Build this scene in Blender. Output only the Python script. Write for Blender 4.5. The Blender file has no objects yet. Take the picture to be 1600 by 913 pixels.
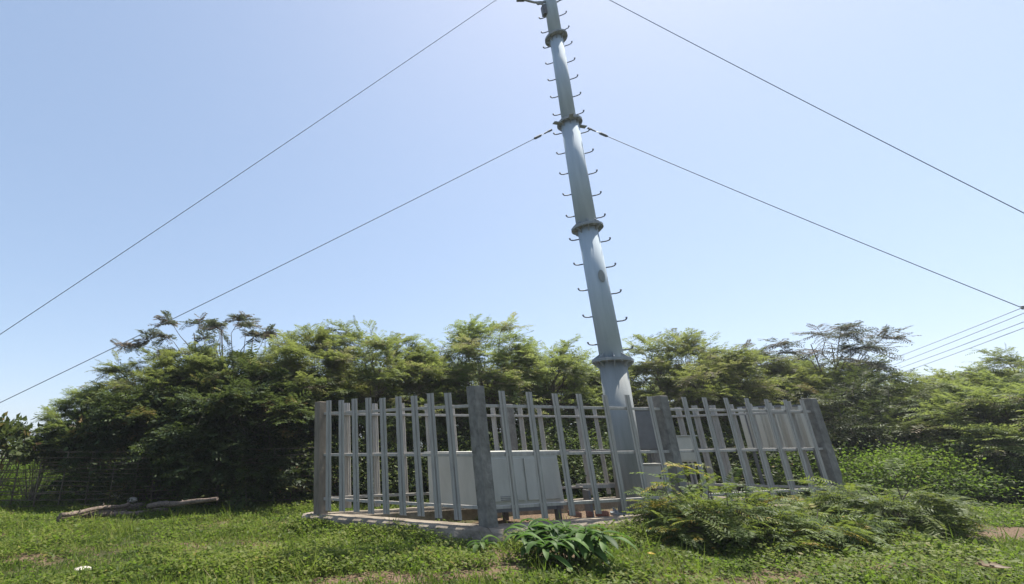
import bpy, math, random
import numpy as np
from mathutils import Vector, Matrix, noise

S = bpy.context.scene
R = math.radians
HAZE = True
rng = np.random.default_rng(7)
random.seed(7)

# ------------------------------------------------------------------ camera
EYE = 1.45
PITCH, ROLL, FPX, PPX, PPY = R(18.5), R(-0.6), 720.0, 540.0, 456.5
cd = bpy.data.cameras.new('camera')
cam = bpy.data.objects.new('camera', cd)
S.collection.objects.link(cam)
cam.location = (0, 0, EYE)
cam.matrix_world = Matrix.Translation((0, 0, EYE)) @ Matrix.Rotation(R(90) + PITCH, 4, 'X') @ Matrix.Rotation(ROLL, 4, 'Z')
cd.sensor_fit = 'HORIZONTAL'
cd.sensor_width = 36
cd.lens = 36 * FPX / 1600
cd.shift_x = (800 - PPX) / 1600
cd.clip_start = 0.05
cd.clip_end = 6000
S.camera = cam

# ------------------------------------------------------------------ light
SUN_EL, SUN_AZ = R(64), R(62)          # azimuth measured from +Y towards +X
sdir = Vector((math.cos(SUN_EL) * math.sin(SUN_AZ), math.cos(SUN_EL) * math.cos(SUN_AZ), math.sin(SUN_EL)))
w = bpy.data.worlds.new('World')
S.world = w
w.use_nodes = True
nt = w.node_tree
bg = nt.nodes['Background']
sky = nt.nodes.new('ShaderNodeTexSky')
sky.sky_type = 'NISHITA'
sky.sun_disc = False
sky.sun_elevation = SUN_EL
sky.sun_rotation = SUN_AZ
sky.altitude = 0
sky.air_density = 0.85
sky.dust_density = 1.0
sky.ozone_density = 6.0
gm = nt.nodes.new('ShaderNodeGamma')
gm.inputs[1].default_value = 0.47
hs_ = nt.nodes.new('ShaderNodeHueSaturation')
hs_.inputs['Saturation'].default_value = 1.2
hs_.inputs['Hue'].default_value = 0.502
nt.links.new(sky.outputs[0], gm.inputs[0])
nt.links.new(gm.outputs[0], hs_.inputs['Color'])
nt.links.new(hs_.outputs[0], bg.inputs[0])
bg.inputs[1].default_value = 0.15
sl = bpy.data.lights.new('sun', 'SUN')
sl.energy = 3.2
sl.angle = R(0.5)
sl.color = (1.0, 0.95, 0.86)
sun = bpy.data.objects.new('sun', sl)
sun.rotation_euler = sdir.to_track_quat('Z', 'Y').to_euler()
S.collection.objects.link(sun)
S.view_settings.view_transform = 'Standard'
S.view_settings.look = 'None'
S.view_settings.gamma = 1
S.view_settings.exposure = 1.62
S.render.engine = 'CYCLES'
S.cycles.max_bounces = 7
S.cycles.transparent_max_bounces = 8

# ------------------------------------------------------------------ helpers
C = S.collection

def at(px, py, Y):
    """world point seen at photo pixel (px,py) at depth Y in front of the camera"""
    a, b = (px - PPX) / FPX, -(py - PPY) / FPX
    c, s = math.cos(ROLL), math.sin(ROLL)
    a, b = c * a - s * b, s * a + c * b
    d = Vector((a, math.cos(PITCH) - b * math.sin(PITCH), math.sin(PITCH) + b * math.cos(PITCH)))
    d = d * (Y / d.y)
    return Vector((d.x, d.y, d.z + EYE))

def tag(o, label=None, cat=None, group=None, kind=None):
    if label: o['label'] = label
    if cat: o['category'] = cat
    if group: o['group'] = group
    if kind: o['kind'] = kind
    return o

def empty(name, loc, label, cat, group=None, rz=0):
    o = bpy.data.objects.new(name, None)
    o.location = loc
    o.rotation_euler = (0, 0, rz)
    o.empty_display_size = 0.2
    C.objects.link(o)
    return tag(o, label, cat, group)

class MB:
    def __init__(s):
        s.v, s.f = [], []
    def add(s, vs, fs):
        n = len(s.v)
        s.v += [tuple(v) for v in vs]
        s.f += [tuple(i + n for i in f) for f in fs]
        return s
    def box(s, c, size, ax=None, taper=1.0):
        """box centred at c, ax = 3 axes (Vectors)"""
        ax = ax or (Vector((1, 0, 0)), Vector((0, 1, 0)), Vector((0, 0, 1)))
        c = Vector(c)
        vs = []
        for k in (-1, 1):
            t = taper if k > 0 else 1
            for i, j in ((-1, -1), (1, -1), (1, 1), (-1, 1)):
                vs.append(c + ax[0] * (i * size[0] / 2 * t) + ax[1] * (j * size[1] / 2 * t) + ax[2] * (k * size[2] / 2))
        return s.add(vs, [(3, 2, 1, 0), (4, 5, 6, 7), (0, 1, 5, 4), (1, 2, 6, 5), (2, 3, 7, 6), (3, 0, 4, 7)])
    def tube(s, pts, radii, n=8, caps=True):
        pts = [Vector(p) for p in pts]
        if not hasattr(radii, '__len__'): radii = [radii] * len(pts)
        rings, vs = [], []
        up = None
        for i, p in enumerate(pts):
            t = (pts[min(i + 1, len(pts) - 1)] - pts[max(i - 1, 0)]).normalized()
            if up is None:
                up = t.orthogonal().normalized()
            u = (up - t * up.dot(t))
            u = u.normalized() if u.length > 1e-6 else t.orthogonal().normalized()
            up = u
            v = t.cross(u)
            for k in range(n):
                a = 2 * math.pi * k / n
                vs.append(p + (u * math.cos(a) + v * math.sin(a)) * radii[i])
        fs = []
        for i in range(len(pts) - 1):
            for k in range(n):
                fs.append((i * n + k, i * n + (k + 1) % n, (i + 1) * n + (k + 1) % n, (i + 1) * n + k))
        if caps:
            fs.append(tuple(reversed(range(n))))
            fs.append(tuple((len(pts) - 1) * n + k for k in range(n)))
        return s.add(vs, fs)
    def build(s, name, mat, parent=None, smooth=False, bevel=0):
        me = bpy.data.meshes.new(name)
        me.from_pydata(s.v, [], s.f)
        me.materials.append(mat)
        if smooth:
            me.polygons.foreach_set('use_smooth', [len(p.vertices) <= 4 for p in me.polygons])
        o = bpy.data.objects.new(name, me)
        C.objects.link(o)
        if parent: o.parent = parent
        if bevel:
            m = o.modifiers.new('bevel', 'BEVEL')
            m.width = bevel; m.segments = 2; m.limit_method = 'ANGLE'
        return o

def quads_mesh(name, Q, tint, mat, origin=None):
    """Q (N,4,3) float array of separate quads, tint (N,)"""
    N = len(Q)
    me = bpy.data.meshes.new(name)
    me.vertices.add(N * 4)
    me.vertices.foreach_set('co', Q.reshape(-1).astype(np.float32))
    me.loops.add(N * 4)
    me.loops.foreach_set('vertex_index', np.arange(N * 4, dtype=np.int32))
    me.polygons.add(N)
    me.polygons.foreach_set('loop_start', np.arange(0, N * 4, 4, dtype=np.int32))
    me.polygons.foreach_set('loop_total', np.full(N, 4, dtype=np.int32))
    a = me.attributes.new('tint', 'FLOAT', 'FACE')
    a.data.foreach_set('value', np.asarray(tint, dtype=np.float32))
    me.update(calc_edges=True)
    me.validate()
    me.materials.append(mat)
    return me

def link(name, me, parent=None):
    o = bpy.data.objects.new(name, me)
    C.objects.link(o)
    if parent: o.parent = parent
    return o

# ------------------------------------------------------------------ materials
def mat(name):
    m = bpy.data.materials.new(name)
    m.use_nodes = True
    return m, m.node_tree, m.node_tree.nodes['Principled BSDF']

def surf(name, c1, c2, rough=.6, metal=0, scale=6, bump=.2, streak=None, spec=.5, detail=8):
    m, t, p = mat(name)
    N = t.nodes; L = t.links
    tc = N.new('ShaderNodeTexCoord')
    mp = N.new('ShaderNodeMapping')
    L.new(tc.outputs['Object'], mp.inputs[0])
    if streak: mp.inputs['Scale'].default_value = streak
    n1 = N.new('ShaderNodeTexNoise'); n1.inputs['Scale'].default_value = scale; n1.inputs['Detail'].default_value = detail
    n1.inputs['Roughness'].default_value = .65
    L.new(mp.outputs[0], n1.inputs[0])
    r = N.new('ShaderNodeValToRGB')
    r.color_ramp.elements[0].position = .32; r.color_ramp.elements[0].color = (*c1, 1)
    r.color_ramp.elements[1].position = .68; r.color_ramp.elements[1].color = (*c2, 1)
    L.new(n1.outputs[0], r.inputs[0])
    L.new(r.outputs[0], p.inputs['Base Color'])
    p.inputs['Roughness'].default_value = rough
    p.inputs['Metallic'].default_value = metal
    p.inputs['Specular IOR Level'].default_value = spec
    if bump:
        n2 = N.new('ShaderNodeTexNoise'); n2.inputs['Scale'].default_value = scale * 7; n2.inputs['Detail'].default_value = 6
        L.new(tc.outputs['Object'], n2.inputs[0])
        b = N.new('ShaderNodeBump'); b.inputs['Strength'].default_value = bump; b.inputs['Distance'].default_value = .02
        L.new(n2.outputs[0], b.inputs['Height'])
        L.new(b.outputs[0], p.inputs['Normal'])
    return m

def leafmat(name, stops, rough=.5, trans=.45, tcol=(.16, .28, .03)):
    """stops: list of (pos, colour) over the per-leaf tint attribute"""
    m, t, p = mat(name)
    rough = max(rough, .55)
    N = t.nodes; L = t.links
    a = N.new('ShaderNodeAttribute'); a.attribute_name = 'tint'
    oi = N.new('ShaderNodeObjectInfo')
    r = N.new('ShaderNodeValToRGB')
    while len(r.color_ramp.elements) < len(stops): r.color_ramp.elements.new(.5)
    for e, (q, c) in zip(r.color_ramp.elements, stops):
        e.position = q; e.color = (*c, 1)
    L.new(a.outputs['Fac'], r.inputs[0])
    hs = N.new('ShaderNodeHueSaturation')
    mr = N.new('ShaderNodeMapRange'); mr.inputs['To Min'].default_value = .485; mr.inputs['To Max'].default_value = .515
    L.new(oi.outputs['Random'], mr.inputs[0]); L.new(mr.outputs[0], hs.inputs['Hue'])
    mv = N.new('ShaderNodeMapRange'); mv.inputs['To Min'].default_value = .8; mv.inputs['To Max'].default_value = 1.2
    L.new(oi.outputs['Random'], mv.inputs[0]); L.new(mv.outputs[0], hs.inputs['Value'])
    L.new(r.outputs[0], hs.inputs['Color'])
    L.new(hs.outputs[0], p.inputs['Base Color'])
    p.inputs['Roughness'].default_value = rough
    p.inputs['Specular IOR Level'].default_value = .22
    tr = N.new('ShaderNodeBsdfTranslucent')
    mx = N.new('ShaderNodeMix'); mx.data_type = 'RGBA'; mx.blend_type = 'MULTIPLY'; mx.inputs[0].default_value = 1
    gain = N.new('ShaderNodeMix'); gain.data_type = 'RGBA'; gain.blend_type = 'MIX'; gain.inputs[0].default_value = .5
    L.new(hs.outputs[0], gain.inputs[6]); gain.inputs[7].default_value = (*tcol, 1)
    L.new(gain.outputs[2], tr.inputs[0])
    ms = N.new('ShaderNodeMixShader'); ms.inputs[0].default_value = trans
    L.new(p.outputs[0], ms.inputs[1]); L.new(tr.outputs[0], ms.inputs[2])
    L.new(ms.outputs[0], N['Material Output'].inputs[0])
    return m

M = {}
M['galv'] = surf('galvanised_steel', (.2, .21, .22), (.3, .31, .32), rough=.5, metal=.25, scale=3, bump=.05, streak=(3, 3, .35))
M['mast'] = surf('mast_paint', (.31, .375, .43), (.40, .465, .52), rough=.85, metal=0, scale=2.5, bump=.05, streak=(3, 3, .3))
M['mastbase'] = surf('mast_base_paint', (.19, .205, .205), (.27, .285, .28), rough=.65, scale=2.5, bump=.05, streak=(3, 3, .3))
M['rung'] = surf('rung_steel', (.08, .09, .10), (.14, .15, .16), rough=.6, metal=.2, scale=20, bump=0)
M['rust'] = surf('rusty_flange', (.22, .25, .27), (.33, .34, .34), rough=.7, metal=.2, scale=9, bump=.1)
M['concrete'] = surf('post_concrete', (.105, .10, .088), (.245, .232, .21), rough=.9, scale=3.2, bump=.45, streak=(2, 2, 1.6), spec=.2)
M['brownpost'] = surf('weathered_post', (.13, .11, .088), (.25, .21, .165), rough=.9, scale=3, bump=.35, streak=(2, 2, .5), spec=.2)
M['plinth'] = surf('plinth_concrete', (.12, .10, .078), (.31, .265, .21), rough=.95, scale=3.5, bump=.6, spec=.2)
M['paint'] = surf('fence_paint', (.255, .238, .212), (.38, .355, .32), rough=.55, scale=5, bump=.06, streak=(4, 4, .5))
M['white'] = surf('cabinet_paint', (.42, .41, .365), (.53, .52, .47), rough=.5, scale=1.6, bump=.03, streak=(2, 2, .6))
M['seam'] = surf('cabinet_seam', (.16, .16, .15), (.25, .25, .24), rough=.6, scale=5, bump=0)
M['dark'] = surf('dark_metal', (.04, .045, .05), (.09, .095, .10), rough=.5, scale=6, bump=0)
M['greybox'] = surf('grey_box_paint', (.10, .105, .11), (.15, .155, .165), rough=.55, scale=3, bump=.03)
M['wire'] = surf('wire_steel', (.24, .26, .30), (.32, .34, .38), rough=.5, metal=.4, scale=10, bump=0)
M['cable'] = surf('power_cable', (.30, .32, .36), (.4, .42, .46), rough=.6, scale=10, bump=0)
M['bark'] = surf('bark', (.07, .055, .04), (.20, .165, .125), rough=.9, scale=9, bump=.6, streak=(3, 3, .6), spec=.2)
M['log'] = surf('weathered_log', (.05, .04, .033), (.26, .20, .16), rough=.95, scale=6, bump=.7, streak=(1.6, 5, 5), spec=.2)
M['bamboo'] = surf('old_bamboo', (.05, .04, .03), (.20, .16, .11), rough=.8, scale=5, bump=.2, streak=(.5, 6, 6), spec=.3)
M['stone'] = surf('pale_stone', (.34, .30, .26), (.58, .53, .47), rough=.95, scale=7, bump=.6, spec=.2)
M['brick'] = surf('broken_brick', (.22, .09, .06), (.36, .17, .12), rough=.95, scale=9, bump=.5, spec=.2)
M['drysheet'] = leafmat('dry_leaf', [(0, (.12, .07, .04)), (1, (.26, .17, .11))], trans=.2, tcol=(.2, .12, .06))
M['yellow'] = leafmat('yellow_leaf', [(0, (.55, .42, .05)), (1, (.6, .45, .08))], trans=.4, tcol=(.6, .45, .05))
M['feather'] = leafmat('feathery_leaf', [(0, (.055, .080, .028)), (.45, (.115, .150, .048)), (.85, (.185, .215, .072)), (.93, (.19, .15, .10)), (1, (.22, .18, .13))], rough=.5, trans=.55, tcol=(.30, .35, .07))
M['greyleaf'] = leafmat('greyish_leaf', [(0, (.06, .075, .045)), (.6, (.10, .115, .075)), (.8, (.12, .09, .07)), (1, (.17, .12, .10))], trans=.35, tcol=(.12, .14, .06))
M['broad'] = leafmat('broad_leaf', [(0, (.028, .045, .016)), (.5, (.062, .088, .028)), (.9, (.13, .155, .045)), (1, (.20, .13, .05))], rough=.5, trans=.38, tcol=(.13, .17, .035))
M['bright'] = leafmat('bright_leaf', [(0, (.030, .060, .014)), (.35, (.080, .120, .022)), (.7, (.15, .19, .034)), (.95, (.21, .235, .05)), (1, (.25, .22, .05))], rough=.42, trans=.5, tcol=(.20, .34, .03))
M['cassia'] = leafmat('shrub_leaf', [(0, (.045, .085, .020)), (.6, (.11, .17, .035)), (.9, (.17, .21, .045)), (1, (.40, .28, .04))], rough=.45, trans=.45, tcol=(.28, .34, .05))
M['lance'] = leafmat('lance_leaf', [(0, (.025, .050, .012)), (1, (.095, .15, .035))], rough=.3, trans=.35, tcol=(.14, .30, .04))
M['grass'] = leafmat('grass_leaf', [(0, (.035, .060, .012)), (.4, (.10, .135, .022)), (.8, (.19, .21, .038)), (.92, (.17, .16, .05)), (1, (.28, .22, .12))], rough=.5, trans=.5, tcol=(.17, .29, .03))

# ------------------------------------------------------------------ ground
def gz(x, y):
    """ground height"""
    p = noise.noise(Vector((x * .35, y * .35, 3.1))) * .07 + noise.noise(Vector((x * 1.3, y * 1.3, 7.7))) * .03
    fall = 1.0
    return p * fall + max(0, (y - 30)) * .002

def bare(x, y):
    """0..1 how bare (dirt) the ground is there"""
    v = noise.noise(Vector((x * .55 + 4, y * 1.1, 1.7))) * .35 - .12 + noise.noise(Vector((x * 1.9, y * 2.6, 5.2))) * .5 + noise.noise(Vector((x * 5, y * 6, 9))) * .2
    for (cx, cy, rx, ry, s) in BARE:
        d = ((x - cx) / rx) ** 2 + ((y - cy) / ry) ** 2
        if d < 1.6: v += s * (1 - d / 1.6)
    return v
BARE = [(1.0, 6.1, 1.4, .25, .4), (3.4, 5.9, 1.5, .3, .35), (10.2, 8.3, 3.2, .55, 1.1), (-3.9, 7.1, 1.1, .3, .3), (-5.0, 6.4, .8, .3, .35),
        (6.6, 6.3, 1.6, .3, .5), (4.6, 5.9, .9, .25, .5), (-1.8, 7.6, .9, .22, .45), (2.2, 7.0, .8, .3, .5), (0.2, 5.9, 1.0, .3, .45), (6.3, 10.5, 3.2, 1.2, .9), (-2.2, 8.2, 1.2, .3, .35)]

def ground():
    xs = np.concatenate([-np.geomspace(2500, 17, 18), np.linspace(-16, 28, 221), np.geomspace(29, 2500, 18)])
    ys = np.concatenate([-np.geomspace(600, 3, 10), np.linspace(0, 30, 151), np.geomspace(31, 3500, 24)])
    nx, ny = len(xs), len(ys)
    co = np.zeros((ny, nx, 3)); bt = np.zeros((ny, nx))
    for j, y in enumerate(ys):
        for i, x in enumerate(xs):
            near = -16 <= x <= 28 and 0 <= y <= 30
            co[j, i] = (x, y, gz(x, y) if near else (min(gz(x, y), 4) if abs(x) < 60 and abs(y) < 60 else 0))
            bt[j, i] = bare(x, y) if near else 0
    me = bpy.data.meshes.new('ground')
    idx = np.arange(nx * ny).reshape(ny, nx)
    fs = np.stack([idx[:-1, :-1], idx[:-1, 1:], idx[1:, 1:], idx[1:, :-1]], -1).reshape(-1, 4)
    me.from_pydata(co.reshape(-1, 3).tolist(), [], fs.tolist())
    at_ = me.attributes.new('bare', 'FLOAT', 'POINT')
    at_.data.foreach_set('value', bt.reshape(-1).astype(np.float32))
    m, t, p = mat('soil_and_grass')
    N = t.nodes; L = t.links
    tc = N.new('ShaderNodeTexCoord')
    at2 = N.new('ShaderNodeAttribute'); at2.attribute_name = 'bare'
    n1 = N.new('ShaderNodeTexNoise'); n1.inputs['Scale'].default_value = 9; n1.inputs['Detail'].default_value = 8; L.new(tc.outputs['Object'], n1.inputs[0])
    n2 = N.new('ShaderNodeTexNoise'); n2.inputs['Scale'].default_value = 40; n2.inputs['Detail'].default_value = 6; L.new(tc.outputs['Object'], n2.inputs[0])
    soil = N.new('ShaderNodeValToRGB')
    soil.color_ramp.elements[0].color = (.06, .04, .024, 1); soil.color_ramp.elements[1].color = (.20, .14, .095, 1)
    soil.color_ramp.elements[0].position = .3; soil.color_ramp.elements[1].position = .7
    L.new(n2.outputs[0], soil.inputs[0])
    gr = N.new('ShaderNodeValToRGB')
    gr.color_ramp.elements[0].color = (.03, .035, .012, 1); gr.color_ramp.elements[1].color = (.06, .065, .025, 1)
    L.new(n1.outputs[0], gr.inputs[0])
    ad = N.new('ShaderNodeMath'); ad.operation = 'MULTIPLY_ADD'; ad.inputs[1].default_value = .5
    L.new(n1.outputs[0], ad.inputs[0]); L.new(at2.outputs['Fac'], ad.inputs[2])
    mr = N.new('ShaderNodeMapRange'); mr.inputs['From Min'].default_value = .2; mr.inputs['From Max'].default_value = .5
    L.new(ad.outputs[0], mr.inputs[0])
    mx = N.new('ShaderNodeMix'); mx.data_type = 'RGBA'
    L.new(mr.outputs[0], mx.inputs[0]); L.new(gr.outputs[0], mx.inputs[6]); L.new(soil.outputs[0], mx.inputs[7])
    L.new(mx.outputs[2], p.inputs['Base Color'])
    p.inputs['Roughness'].default_value = .95; p.inputs['Specular IOR Level'].default_value = .15
    b = N.new('ShaderNodeBump'); b.inputs['Strength'].default_value = .8; b.inputs['Distance'].default_value = .03
    L.new(n2.outputs[0], b.inputs['Height']); L.new(b.outputs[0], p.inputs['Normal'])
    me.materials.append(m)
    me.polygons.foreach_set('use_smooth', [True] * len(me.polygons))
    o = link('ground', me)
    tag(o, 'uneven soil under short green grass with bare brown patches', None, None, 'structure')
ground()

def hills():
    mb = MB()
    xs = np.linspace(-1600, 1800, 90)
    def H(x): return max(2, 16 + 14 * noise.noise(Vector((x * .003, 2, 0))) + 5 * noise.noise(Vector((x * .012, 5, 0))))
    vs, fs = [], []
    for x in xs:
        h = H(x)
        vs += [(x, 800, -2), (x, 860, h * .6), (x, 940, h), (x, 1100, h * .4), (x, 1250, -2)]
    n = 5
    for i in range(len(xs) - 1):
        for k in range(n - 1):
            fs.append((i * n + k, (i + 1) * n + k, (i + 1) * n + k + 1, i * n + k + 1))
    mb.add(vs, fs)
    o = mb.build('hills', surf('hill_forest', (.035, .06, .025), (.06, .09, .04), rough=1, scale=.05, bump=0, spec=.1), smooth=True)
    tag(o, 'low distant wooded hills on the horizon', None, None, 'structure')
hills()

def haze():
    o = MB().box((100, 250, 9), (5400, 7200, 38)).build('haze', bpy.data.materials.new('air'))
    m = o.data.materials[0]; m.use_nodes = True; t = m.node_tree
    t.nodes.remove(t.nodes['Principled BSDF'])
    v = t.nodes.new('ShaderNodeVolumePrincipled')
    v.inputs['Color'].default_value = (.86, .91, 1, 1); v.inputs['Density'].default_value = .0009; v.inputs['Anisotropy'].default_value = .3
    t.links.new(v.outputs[0], t.nodes['Material Output'].inputs['Volume'])
    o.location.z = 0
    tag(o, 'thin pale air fading the far hills', None, None, 'stuff')
if HAZE: haze()

# ------------------------------------------------------------------ fence enclosure
UP = Vector((0, 0, 1))
PA, PB, PC, PD = Vector((-.53, 9.85, 0)), Vector((2.24, 8.16, 0)), Vector((6.33, 9.55, 0)), Vector((10.62, 10.88, 0))
PE = PA + PD - PB
PF = (PA + PE) / 2 + Vector((.1, 0, 0))
PTOP, PBOT = 2.35, .22
fence = empty('palisade_fence', (PB.x, PB.y, 0), 'grey steel palisade fence with square concrete posts around the mast base', 'fence')
O = Vector((PB.x, PB.y, 0))

def post(p, yaw, sz=.27, top=PTOP, lean=(0, 0), bot=None, label=None, m='concrete'):
    mb = MB()
    ax = (Vector((math.cos(yaw), math.sin(yaw), 0)), Vector((-math.sin(yaw), math.cos(yaw), 0)), UP)
    zs = [-.05 if bot is None else bot, .7, 1.4, top]
    vs, fs = [], []
    for i, z in enumerate(zs):
        for a, b in ((-1, -1), (1, -1), (1, 1), (-1, 1)):
            j = random.uniform(-.004, .004)
            vs.append(ax[0] * a * (sz / 2 + j) + ax[1] * b * (sz / 2 + j) + Vector((lean[0] * z, lean[1] * z, z)))
    for i in range(len(zs) - 1):
        for k in range(4):
            fs.append((i * 4 + k, i * 4 + (k + 1) % 4, i * 4 + 4 + (k + 1) % 4, i * 4 + 4 + k))
    fs += [(3, 2, 1, 0), tuple(len(vs) - 4 + k for k in range(4))]
    mb.add(vs, fs)
    o = mb.build('post', M[m], fence, bevel=.012)
    o.location = p - O
    if label: o['label'] = label
    return o

def picket(p, d, n, z0, z1, wdt=.13, lean=0):
    """folded palisade pale: W-section"""
    prof = [(-.5, .012), (-.36, 0), (-.12, -.0), (0, -.022), (.12, 0), (.36, 0), (.5, .012)]
    vs, fs = [], []
    th = .004
    for z in (z0, z1):
        for off in (0, th):
            for a, b in prof:
                vs.append(d * (a * wdt + lean * (z - z0)) + n * (b * 1.0 - off * -1) + Vector((0, 0, z)))
    k = len(prof)
    # indices: z0 off0:0..k-1, z0 off1:k..2k-1, z1 off0:2k.., z1 off1:3k..
    for i in range(k - 1):
        fs.append((i, i + 1, 2 * k + i + 1, 2 * k + i))
        fs.append((k + i + 1, k + i, 3 * k + i, 3 * k + i + 1))
        fs.append((2 * k + i, 2 * k + i + 1, 3 * k + i + 1, 3 * k + i))
        fs.append((i + 1, i, k + i, k + i + 1))
    fs += [(0, 2 * k, 3 * k, k), (k - 1, 2 * k - 1, 4 * k - 1, 3 * k - 1)]
    o = MB().add(vs, fs).build('picket', M['paint'], fence)
    o.location = p - O
    return o

def bay(p, q, outward, fr, seed=0, zr=(.485, 1.29, 2.09), z0=.29, wdt=.13):
    rd = random.Random(seed)
    d = (q - p).normalized()
    n = outward
    for z in zr:
        mb = MB()
        a, b = p + d * .08, q - d * .08
        mb.box((a + b) / 2 - O + n * .02 + Vector((0, 0, z)), ((b - a).length, .05, .05), (d, n, UP))
        mb.build('rail', M['paint'], fence, bevel=.004)
    for f in fr:
        c = p.lerp(q, f)
        picket(c + n * .052, d, n, z0 + rd.uniform(-.012, .012), 2.335 + rd.uniform(-.012, .015), wdt, rd.uniform(-.006, .006))

def outn(p, q):
    d = (q - p).normalized()
    n = Vector((d.y, -d.x, 0))
    c = (PA + PD) / 2
    if n.dot((p + q) / 2 - c) < 0: n = -n
    return n

def frac(p, q, pxs, ytop):
    """fractions along p-q whose picket tops fall at the given photo columns"""
    out = []
    for x in pxs:
        r = at(x, ytop, 10) - Vector((0, 0, EYE))
        # solve p + t(q-p) = s*r in xy
        ex, ey = q.x - p.x, q.y - p.y
        det = -ex * r.y + ey * r.x
        t = (p.x * r.y - p.y * r.x) / det if abs(det) > 1e-9 else 0
        out.append(t)
    return out
nAB, nBC, nCD = outn(PA, PB), outn(PB, PD), outn(PB, PD)
bay(PA, PB, nAB, frac(PA, PB, [516, 536, 557, 578, 600, 624, 650, 675, 703], 624), 1)
bay(PB, PC, nBC, frac(PB, PC, [781, 822, 862, 900, 939, 974, 1009], 615), 2)
bay(PC, PD, nBC, frac(PC, PD, [1064, 1096, 1129, 1161, 1191, 1220, 1246], 624), 3)
nAE, nDE = outn(PA, PE), outn(PD, PE)
bay(PA, PF, nAE, [.13, .27, .41, .55, .69, .83, .93], 4)
bay(PF, PE, nAE, [.1, .23, .36, .5, .63, .76, .9], 5)
bay(PE, PD, nDE, [.12, .23, .34, .45, .56, .67, .78, .89], 6)
yBC = math.atan2(PD.y - PB.y, PD.x - PB.x)
post(PA, yBC + .25, .215, 2.33, label='outer left post with a brownish weathered face', m='brownpost')
post(PB, yBC + .12, .22, 2.42, label='dark front corner post, widest in view')
post(PC, yBC, .205)
post(PD, yBC - .05, .22, 2.38)
post(PE, yBC, .21)
post(PF, yBC, .24)

def plinth():
    mb = MB()
    def beam(p, q, n):
        d = (q - p).normalized()
        L = (q - p).length
        k = int(L / .25)
        vs, fs = [], []
        for i in range(k + 1):
            c = p + d * (L * i / k) - O
            j = noise.noise(Vector((c.x * 2, c.y * 2, 0))) * .03
            j2 = noise.noise(Vector((c.x * 3, c.y * 3, 9))) * .025
            prof = [(.30 + j, -.3), (.25 + j, .06 + j2), (.21 + j2, .17 + j2), (.15, .215 + j2 * .5), (-.16, .215 + j2 * .5), (-.20, .17), (-.20, -.3)]
            for a, z in prof:
                vs.append(c + n * a + Vector((0, 0, z)))
        m = 7
        for i in range(k):
            for a in range(m - 1):
                fs.append((i * m + a, (i + 1) * m + a, (i + 1) * m + a + 1, i * m + a + 1))
        fs += [tuple(range(m)), tuple(k * m + a for a in reversed(range(m)))]
        mb.add(vs, fs)
    dBD = (PD - PB).normalized(); dAB = (PB - PA).normalized()
    beam(PA - dAB * .3, PB + dAB * .26, nAB)
    beam(PB - dBD * .1 - Vector((0, .0, 0.004)), PD + dBD * .3, nBC)
    beam(PA - dBD * .25, PE + dBD * .2, nAE)
    beam(PD + dAB * .2, PE - dAB * .2, nDE)
    o = mb.build('plinth', M['plinth'], fence)
plinth()

# ------------------------------------------------------------------ mast
MY = 10.0
ys_f = [565, 357, 193, 60, -49]
xs_f = [957, 917.5, 890, 869, 851]
FL = [at(x, y, MY) for x, y in zip(xs_f, ys_f)]
base = at(990, 797, MY); base.z = .12
nodes = [base] + FL
mast = empty('guyed_mast', base, 'tall blue grey flanged steel mast with climbing rungs rising out of the fence', 'mast')
mrad = [(.275, .265), (.235, .215), (.225, .205), (.172, .165), (.165, .16)]
def rel(p): return p - base
def axis_frame(i):
    d = (nodes[i + 1] - nodes[i]).normalized()
    u = Vector((1, 0, 0)); u = (u - d * u.dot(d)).normalized()
    return d, u, d.cross(u)
for i in range(5):
    d, u, v = axis_frame(i)
    MB().tube([rel(nodes[i]) + d * .012, rel(nodes[i + 1]) - d * .012], mrad[i], 28).build('mast_section', M['mast'] if i else M['mastbase'], mast, smooth=True)
# last stub
d, u, v = axis_frame(4)
MB().tube([rel(nodes[5]), rel(nodes[5]) + d * 1.2], [.14, .13], 20).build('mast_section', M['mast'], mast, smooth=True)

def flange(i, r0, r1, plate_r, gus=8, big=False):
    """joint at nodes[i+1]: two discs with gussets above and below"""
    d = (nodes[i + 1] - nodes[i]).normalized()
    u = Vector((1, 0, 0)); u = (u - d * u.dot(d)).normalized(); v = d.cross(u)
    c = rel(nodes[i + 1])
    mb = MB()
    mb.tube([c - d * .028, c - d * .002], plate_r, 28)
    mb.tube([c + d * .002, c + d * .028], plate_r, 28)
    for k in range(gus):
        a = 2 * math.pi * (k + .5) / gus
        e = u * math.cos(a) + v * math.sin(a); t = d.cross(e)
        for s, rr in ((1, r1), (-1, r0)):
            hh = .17
            P = [(rr - .01, .028), (plate_r * .97, .028), (plate_r * .97, .05), (rr - .01, hh)]
            vs = [c + e * a_ + d * (s * b_) + t * .006 for a_, b_ in P] + [c + e * a_ + d * (s * b_) - t * .006 for a_, b_ in P]
            mb.add(vs, [(0, 1, 2, 3), (7, 6, 5, 4), (0, 4, 5, 1), (1, 5, 6, 2), (2, 6, 7, 3), (3, 7, 4, 0)])
        b = c + e * (plate_r - .035)
        a2 = a + math.pi / gus
        e2 = u * math.cos(a2) + v * math.sin(a2)
        b = c + e2 * (plate_r - .04)
        mb.tube([b - d * .06, b + d * .06], .016, 6)
    return mb.build('flange', M['rust'], mast)
flange(0, .265, .235, .40)
flange(1, .215, .225, .345)
flange(2, .205, .172, .30)
flange(3, .165, .165, .29)
flange(4, .16, .14, .29)
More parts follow.
